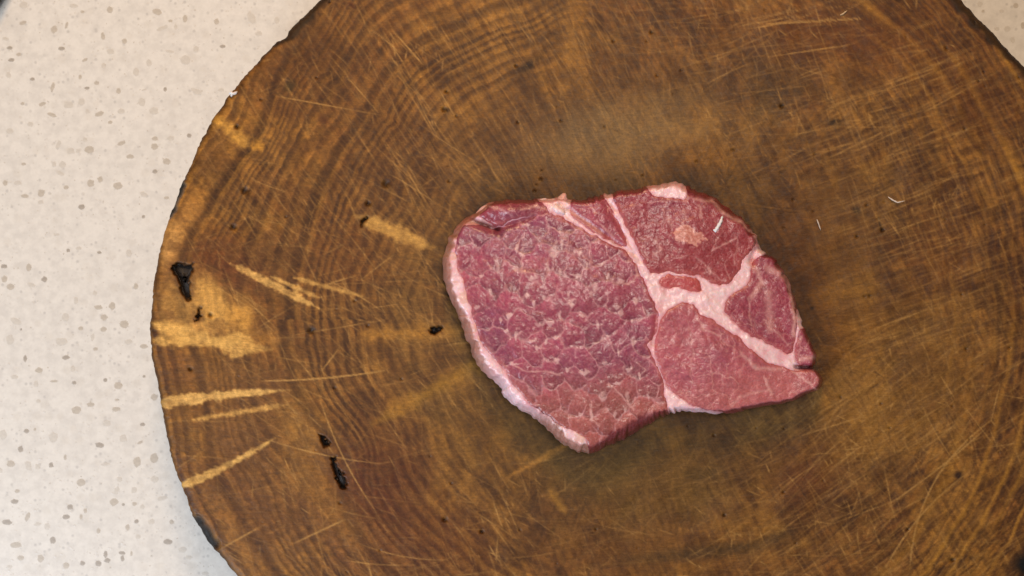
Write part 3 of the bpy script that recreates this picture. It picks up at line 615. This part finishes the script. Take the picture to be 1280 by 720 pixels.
bf.append(np.stack([rings[4][a], rings[4][b], np.full(Lr, ci), np.full(Lr, ci)], 1)[:, [0, 1, 2, 2]]) if False else None
bf = [f for f in bf if f is not None]
bf = np.concatenate(bf)
bcol = np.concatenate([fc_]+[fc_[sl_]]*4+[fc_[:1]])
fatm = meat_mat('pork_fat', True); leanm = meat_mat('pork_lean', False)
fo = build('fat_tissue', bv-so, bf, fatm, steak, col=np.clip(bcol, 0, .9)); fo['label'] = 'pale pink fat rim and branching seams between the muscles'
# lean colour field
f1, f2, cid, dy1 = voro((SX+(n1-.5)*22)/27, (SY+(fbm(SX/18, SY/18, 131, 2)-.5)*24)/31, 9)
g1, g2, gid, _ = voro((SX+(n2-.5)*8)/10.5, (SY+(n1-.5)*12)/12, 19)
big = np.exp(-((f2-f1)/.055)**2); sml = np.exp(-((g2-g1)/.09)**2)
speck = fbm(SX/2.6+SZ*500, SY/2.6+SZ*800, 133, 2)
FLK = [(691, 317, 6, 8), (692, 310, 4, 7), (621, 336, 3, 8), (619, 327, 2, 7), (644, 337, 4, 3), (666, 349, 5, 3), (722, 345, 6, 3), (701, 307, 2, 8), (701, 290, 1.6, 5), (727, 316, 4, 4), (741, 360, 4, 7), (736, 368, 2, 5), (639, 395, 5, 5), (660, 370, 3, 4), (669, 380, 2, 5), (680, 372, 3, 4), (715, 380, 5, 5), (710, 368, 2, 6), (636, 360, 1.5, 5), (735, 332, 2, 6),
       (795, 377, 4, 5), (769, 384, 5, 4), (776, 392, 4, 4), (595, 384, 4, 4), (660, 281, 5, 3), (671, 406, 5, 3), (687, 405, 5, 4), (665, 427, 7, 2.5), (672, 436, 2.5, 5), (647, 420, 2, 8), (634, 415, 5, 2), (626, 400, 2, 5), (697, 450, 4, 4), (731, 466, 6, 4), (751, 497, 5, 6), (726, 519, 3, 3), (772, 480, 5, 2), (792, 429, 4, 5), (695, 422, 5, 2), (684, 427, 2, 5), (745, 429, 5, 2),
       (710, 462, 3, 4), (741, 520, 2, 7), (767, 520, 2, 4), (782, 497, 2, 7), (780, 512, 2, 5), (655, 318, 5, 2), (647, 312, 2, 6), (752, 330, 5, 2), (760, 345, 3, 5), (777, 352, 4, 3), (700, 340, 2, 5), (683, 335, 2, 5), (602, 345, 3, 2), (612, 365, 2, 6), (645, 455, 6, 1.6), (700, 395, 2, 5), (730, 395, 3, 3), (748, 408, 2, 6), (761, 420, 3, 2), (775, 440, 2, 6), (785, 462, 3, 4), (800, 470, 2, 6), (810, 495, 2, 5), (755, 455, 4, 2), (715, 432, 3, 2), (790, 400, 2, 4), (690, 480, 3, 1.5)]
flk = np.zeros(len(SX))
for fx, fy, fw, fh in FLK:
    dx = (SX-fx)+(n1-.5)*9; dyy = (SY-fy)+(n2-.5)*6
    tw = fw*(1-.45*np.clip(dyy/fh, -1, 1))
    flk = np.maximum(flk, np.exp(-((np.abs(dx)/np.maximum(tw, .6))**1.5+(np.abs(dyy)/fh)**1.5)*1.0))
flk = smooth(.22, .62, flk+(n2-.5)*.5)*(.35+.8*n1)
sr = random.Random(12); seeds = [(fx+sr.uniform(-4, 4), fy-13+sr.uniform(-2, 2)) for fx, fy, fw, fh in FLK]
ok = []
for q_ in seeds:
    if all((q_[0]-p_[0])**2+(q_[1]-p_[1])**2 > 13**2 for p_ in ok): ok.append(q_)
for _ in range(3000):
    q_ = (sr.uniform(560, 840), sr.uniform(265, 560))
    if all((q_[0]-p_[0])**2+(q_[1]-p_[1])**2 > 20**2 for p_ in ok): ok.append(q_)
qx = SX+(n1-.5)*16+(n2-.5)*2.5; qy = SY+(fbm(SX/18, SY/18, 131, 2)-.5)*16+(speck-.5)*.8
c1 = np.full(len(SX), 1e3); c2 = c1.copy(); c3 = c1.copy(); cdy = np.zeros(len(SX)); cidx = np.zeros(len(SX))
for i_, (a_, b_) in enumerate(ok):
    d_ = np.hypot(qx-a_, (qy-b_)*.88); m1 = d_ < c1; m2 = d_ < c2; m3 = d_ < c3
    c3 = np.where(m2, c2, np.where(m3, d_, c3)); c2 = np.where(m1, c1, np.where(m2, d_, c2)); cdy = np.where(m1, qy-b_, cdy); cidx = np.where(m1, (i_*.618) % 1, cidx); c1 = np.where(m1, d_, c1)
e21 = c2-c1; e31 = c3-c1
tip_ = smooth(0, 9, cdy)
edgeP = np.exp(-(e21/(1.3+3.2*np.exp(-(e31/7)**2)*tip_+1.2*n1))**2)*smooth(.34, .66, fbm(SX/15, SY/15, 141, 2)+.22*tip_)
edgeD = np.exp(-((e21-4.2)/2.4)**2)*smooth(1, 8, cdy)*(.4+.8*n1)
def lean(kind):
    base = {0: (150, 62, 84), 1: (148, 56, 74), 2: (160, 64, 84), 3: (150, 54, 68), 4: (182, 70, 76), 5: (176, 86, 100), 6: (150, 56, 76), 7: (164, 70, 86)}[kind]
    c = np.tile(lin(base), (len(SX), 1))
    c = mixc(c, lin((124, 56, 84)), smooth(.4, .6, n3)*.5 if kind == 0 else smooth(.5, .7, n3)*.3)
    if kind == 0: c = mixc(c, lin((164, 90, 80)), smooth(450, 520, SY+(n3-.5)*50)*.8)
    if kind == 5: c = mixc(c, lin((186, 104, 104)), np.clip(smooth(450, 500, SY+(SX-900)*.25), 0, 1)*.7); 
    if kind == 3: c = mixc(c, lin((148, 52, 50)), smooth(800, 930, SX+(SY-290))*.45)
    c = c*(1+(n2-.5)*.24)[:, None]*(1+(speck-.5)*.30)[:, None]*(1+(n1-.5)*.2)[:, None]
    c = mixc(c, lin((196, 130, 134)), np.clip(smooth(.58, .78, speck)*.2+smooth(.6, .8, fbm(SX/3.4, SY/5, 135, 2))*.12, 0, 1))
    if kind == 0:
        c = c*(1+(cidx-.5)*.18)[:, None]*(1-.22*np.clip(cdy/14, -1, 1))[:, None]
        c = mixc(c, lin((96, 34, 56)), np.clip(edgeD*.28, 0, .4)); c = mixc(c, lin((222, 160, 164)), np.clip(edgeP*.47, 0, .85))
        c = mixc(c, lin((206, 142, 142)), sml*.12*smooth(.4, .65, n1)); c = mixc(c, lin((104, 44, 58)), sml*.14*smooth(.6, .35, n1))
        c = mixc(c, lin((236, 192, 190)), np.clip(flk*.7, 0, .7))
    else:
        vv_ = np.exp(-((g2-g1)/.10)**2)
        c = mixc(c, lin((206, 136, 134)), vv_*.32*smooth(.42, .7, n1)); c = mixc(c, lin((98, 38, 48)), vv_*.25*smooth(.5, .3, n1))
        st = np.exp(-((f2-f1)/.035)**2); c = mixc(c, lin((222, 160, 156)), st*.5*smooth(.4, .6, n3))
    s_ = sdm[list(MUS)[kind]]
    c = mixc(c, lin((196, 104, 98)), smooth(7, .5, s_)*.38*(dS > 14))
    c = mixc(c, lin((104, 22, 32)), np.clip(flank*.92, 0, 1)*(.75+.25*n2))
    dg, tg = segd(SX+(n2-.5)*4, SY+(n1-.5)*4, (588, 275), (620, 286))
    if kind in (0, 1): c = mixc(c, lin((84, 18, 24)), np.exp(-(dg/3.4)**2)*.6)
    dg, tg = segd(SX, SY+(n2-.5)*2, (997, 460), (1022, 461)); c = mixc(c, lin((120, 34, 44)), np.exp(-(dg/2.2)**2)*.8)
    if kind == 3:
        pd = polysd(SX+(n2-.5)*9, SY+(speck-.5)*5+(n1-.5)*5, [(843, 292), (850, 283), (857, 279), (864, 284), (868, 290), (878, 290), (883, 299), (876, 302), (872, 309), (864, 304), (852, 302), (844, 298)]); c = mixc(c, lin((220, 152, 140)), smooth(-.8, 1.2, pd)*.85); c = mixc(c, lin((182, 96, 84)), smooth(2, 4.5, pd)*smooth(.4, .6, speck)*.7)
    return c
def seamlines(c, S):
    for P, wd, am in S:
        for p, q in zip(P[:-1], P[1:]):
            d, t = segd(SX+(n2-.5)*5, SY+(n1-.5)*7, p, q); c = mixc(c, lin((226, 170, 166)), np.exp(-(d/wd)**2)*am)
    return c
SL = {5: [([(990, 464), (1012, 478), (1024, 489)], 1.2, .6), ([(955, 470), (964, 492)], 1.5, .55), ([(925, 440), (945, 458), (975, 462)], 2.5, .5), ([(872, 398), (880, 412), (900, 418)], 1.5, .5), ([(860, 400), (866, 440), (862, 470)], 1.2, .3), ([(915, 507), (925, 498), (960, 487)], 2, .35), ([(895, 455), (905, 480)], 1, .3), ([(930, 455), (925, 470)], 1.4, .3)],
      3: [([(855, 262), (856, 273), (850, 285)], 1.2, .35), ([(874, 256), (876, 272)], 1.6, .5), ([(890, 312), (920, 296)], 1.2, .45), ([(922, 297), (918, 330)], 1.2, .35), ([(818, 300), (826, 310), (818, 318)], 2, .4), ([(800, 290), (812, 330)], 1, .2), ([(870, 322), (900, 350)], 1.4, .3), ([(905, 330), (912, 348)], 1.2, .35), ([(834, 268), (838, 285)], 2, .35), ([(868, 247), (890, 252), (903, 267)], 2.2, .45), ([(903, 267), (925, 277), (943, 293)], 2, .6), ([(944, 294), (946, 306)], 2.5, .8), ([(885, 335), (888, 342)], 2, .4)],
      2: [([(735, 255), (745, 268)], 1, .5), ([(752, 280), (768, 296)], 1.5, .4), ([(715, 262), (728, 274), (750, 290)], 3, .5)], 6: [([(945, 335), (952, 352), (940, 372)], 3, .55), ([(935, 372), (938, 405)], 1.3, .4), ([(960, 365), (963, 410)], 5, .4), ([(955, 400), (985, 432)], 1.5, .35), ([(985, 350), (993, 395), (992, 420)], 2.5, .7), ([(960, 335), (980, 345)], 5, .5)],
      7: [([(1000, 450), (1018, 448)], 2.5, .6), ([(1006, 440), (1010, 425)], 1.2, .3)], 1: [([(610, 258), (625, 262), (640, 270)], 1.5, .35), ([(650, 262), (670, 258), (684, 263)], 1.4, .45)], 0: [([(640, 458), (670, 464), (700, 468)], 1.3, .45), ([(795, 330), (796, 345), (785, 355), (770, 354)], 1.6, .5), ([(700, 300), (720, 316), (740, 330)], 1, .3), ([(655, 305), (652, 330)], 1.5, .35), ([(686, 320), (682, 345)], 1.5, .3), ([(645, 312), (672, 345)], .8, .2), ([(796, 455), (806, 462), (800, 470)], 1, .3), ([(760, 480), (785, 500), (792, 512)], 1.2, .5), ([(740, 500), (738, 525), (750, 532)], 1.2, .45)], 4: []}
for ki, (k, (poly, lab, kind)) in enumerate(MUS.items()):
    s_ = sdm[k]
    cl = seamlines(lean(kind), SL[kind])
    h = .00022*smooth(-1, 3.5, s_)-.0009*smooth(.3, -2.6, s_)
    if kind == 0: h = h-.00006*edgeD+.00005*edgeP-.00003*sml+.00006*flk-.000005*c1
    else: h = h-.00012*sml*n1
    # offset along the surface normal
    P0 = np.stack([*world(FX, FY, SZ), SZ], 1)
    P = P0+NRM*h[:, None]
    keep = s_ > -2.8
    kf = keep[sq].all(1); fcs = sq[kf]
    used, inv = np.unique(fcs, return_inverse=True); fcs = inv.reshape(fcs.shape)
    vtx = P[used]; colr = cl[used]
    # lower rim of the flank: drop a skirt to the board where the muscle reaches the silhouette
    onr = np.isin(used, sl_)
    if onr.any():
        pos = {int(v): i for i, v in enumerate(used)}
        sk = []; skf = []; skc = []
        base = len(vtx)
        arr = [pos.get(int(v), -1) for v in sl_]
        m_ = {}
        for i, v in enumerate(arr):
            if v >= 0:
                m_[i] = base+len(sk); p = vtx[v].copy(); pr = p.copy(); pr[:2] = cen[:2]+(p[:2]-cen[:2])*.965; pr[2] = .0003
                sk.append(pr); skc.append(colr[v])
        for i in range(len(arr)):
            j = (i+1) % len(arr)
            if i in m_ and j in m_: skf.append((arr[i], arr[j], m_[j], m_[i]))
        vtx = np.concatenate([vtx, np.array(sk)]); colr = np.concatenate([colr, np.array(skc)])
        if skf: fcs = np.concatenate([fcs, np.array(skf)])
    o = build('lean_muscle', vtx-so, fcs, leanm, steak, col=np.clip(colr, .01, .9)); o['label'] = lab
# small raised fat pieces
def lump(name, cx, cy, rx, ry, h, rot, m, seed, parent, z0=None, n=22, lobes=.25, lab=None):
    r_ = random.Random(seed); V = []; F = []; K = 8
    hb = float(steak_height(np.array([float(cx)]), np.array([float(cy)]))[0]) if z0 is None else z0
    ox, oy = world(cx, cy, hb); ph = [r_.random()*6.28 for _ in range(4)]
    org = so if parent is not None else np.array([ox, oy, hb])
    for k in range(K+1):
        a = math.pi*k/K; 
        for i in range(n):
            t = 2*math.pi*i/n; q = 1+lobes*(math.sin(2*t+ph[0])*.4+math.sin(3*t+ph[1])*.5+math.sin(5*t+ph[2])*.3)+r_.uniform(-.03, .03)
            lx = math.cos(t)*math.sin(a)*rx*q*PX; ly = math.sin(t)*math.sin(a)*ry*q*PX
            c_, s__ = math.cos(rot), math.sin(rot)
            V.append((ox+lx*c_-ly*s__-org[0], oy+lx*s__+ly*c_-org[1], hb+math.cos(a)*h*(1+.25*math.sin(2*t+ph[3])*math.sin(a))-org[2]))
    for k in range(K):
        for i in range(n): F.append((k*n+i, (k+1)*n+i, (k+1)*n+(i+1) % n, k*n+(i+1) % n))
    o = build(name, V, F, m, parent)
    if parent is None: o.location = (ox, oy, hb)
    if lab: o['label'] = lab
    return o
fatp = plain('fat_lobe_pink', tuple(lin((238, 186, 184))), .35, 700, .1, .5, .4); fatw = plain('fat_lobe_white', tuple(lin((242, 208, 210))), .32, 700, .07, .5, .4)
lump('fat_lobe', 702, 250, 8, 6.5, .0022, .6, fatp, 1, steak, z0=.0142, lab='glossy round fat globule on the upper edge')
lump('fat_lobe', 690, 254, 7, 6, .0020, -.3, fatp, 2, steak, z0=.0146)
lump('fat_lobe', 678, 253, 9, 5, .0020, .1, fatw, 3, steak, z0=.0134)
lump('fat_lobe', 698, 262, 8, 5, .0012, -.6, fatw, 4, steak)
lump('fat_lobe', 606, 262, 11, 4.5, .0020, .45, fatp, 5, steak, z0=.0110)
lump('fat_lobe', 834, 240, 17, 4.5, .0012, .02, fatw, 6, steak, z0=.0168, n=36, lobes=.5, lab='pale fat patch on the top edge')

# ------------------------------------------------------------ crumbs and slivers
crumbw = plain('white_crumb', (.82, .80, .82), .3, 900, .06, .5, .3)
def worm(name, pts, r, m, lab, cat, z):
    pts = [(*world(px, py, z+dz), z+dz) for px, py, dz in pts]; o0 = pts[0]; n = 8; V = []; F = []
    import mathutils
    fine = []
    for i in range(len(pts)-1):
        for k in range(4):
            t = k/4; fine.append([pts[i][j]*(1-t)+pts[i+1][j]*t for j in range(3)])
    fine.append(list(pts[-1])); K = len(fine)
    for i, p in enumerate(fine):
        a = mathutils.Vector(fine[max(i-1, 0)]); b = mathutils.Vector(fine[min(i+1, K-1)]); d = (b-a).normalized()
        s1 = d.cross(mathutils.Vector((0, 0, 1))).normalized(); s2 = s1.cross(d)
        f = i/(K-1); rad = r*(max(.02, math.sin(math.pi*min(max(f, .02), .98)))**.4)*(1+.2*math.sin(i*2.3))
        for k in range(n):
            t = 2*math.pi*k/n; q = mathutils.Vector(p)+s1*math.cos(t)*rad+s2*math.sin(t)*rad*.8; V.append((q.x-o0[0], q.y-o0[1], q.z-o0[2]))
    for i in range(K-1):
        for k in range(n): F.append((i*n+k, i*n+(k+1) % n, (i+1)*n+(k+1) % n, (i+1)*n+k))
    F.append(tuple(range(n))[::-1]); F.append(tuple(range((K-1)*n, K*n)))
    o = build(name, V, F, m); o.location = o0; return tag(o, lab, cat)
hs = lambda px, py: float(steak_height(np.array([float(px)]), np.array([float(py)]))[0])
zz = hs(899, 280)
worm('bone_splinter', [(903, 270, .0004), (901, 277, .0006), (897, 284, .0006), (894, 289, .0004), (891, 286, .0003)], .00062, crumbw, 'tiny white bone splinter lying on the upper right of the steak', 'bone', max(zz, hs(903, 270))+.0001)
o = lump('fat_crumb', 291, 117, 4.5, 3, .0009, .5, crumbw, 9, None, z0=.0002, n=14, lobes=.7); tag(o, 'tiny white crumb on the upper left rim of the chopping block', 'crumb')
palef = plain('pale_fibre', (.62, .52, .45), .4)
worm('meat_fibre', [(1110, 246, 0), (1116, 250, .0001), (1122, 253, .0002), (1131, 251, .0001)], .00028, palef, 'thin curved pale fibre lying on the wood right of the steak', 'fibre', .00035)
worm('fat_sliver', [(1021, 274, 0), (1023, 279, .0001), (1026, 288, 0)], .00026, palef, 'short pale sliver on the wood beside the steak\'s right shoulder', 'sliver', .0002)
worm('wood_splinter', [(1050, 19, 0), (1054, 17, .0004), (1059, 13, .0004)], .00030, plain('splinter_wood', (.55, .38, .22), .5), 'small raised splinter near the top edge of the photo on the block', 'splinter', .0003)

# ------------------------------------------------------------ dark bowl at the corner
bm_ = plain('dark_enamel', (.016, .011, .008), .6, 300, .2, .2); prof = [(.0, .002), (.042, .002), (.046, .004), (.048, .007), (.0495, .008), (.0505, .0075), (.0500, .005), (.047, .002), (.044, .0), (.0, .0)]
n = 72; V = []; F = []
for r, zq in prof:
    for i in range(n): t = 2*math.pi*i/n; V.append((r*math.cos(t), r*math.sin(t), zq))
for k in range(len(prof)-1):
    for i in range(n): F.append((k*n+i, k*n+(i+1) % n, (k+1)*n+(i+1) % n, (k+1)*n+i))
o = build('dish', V, F, bm_); bx0, by0 = world(-137, -76, CZ+.008); o.location = (bx0, by0, CZ+.0003)
tag(o, 'shallow black dish, its rim just entering the photo at the top left corner', 'dish')
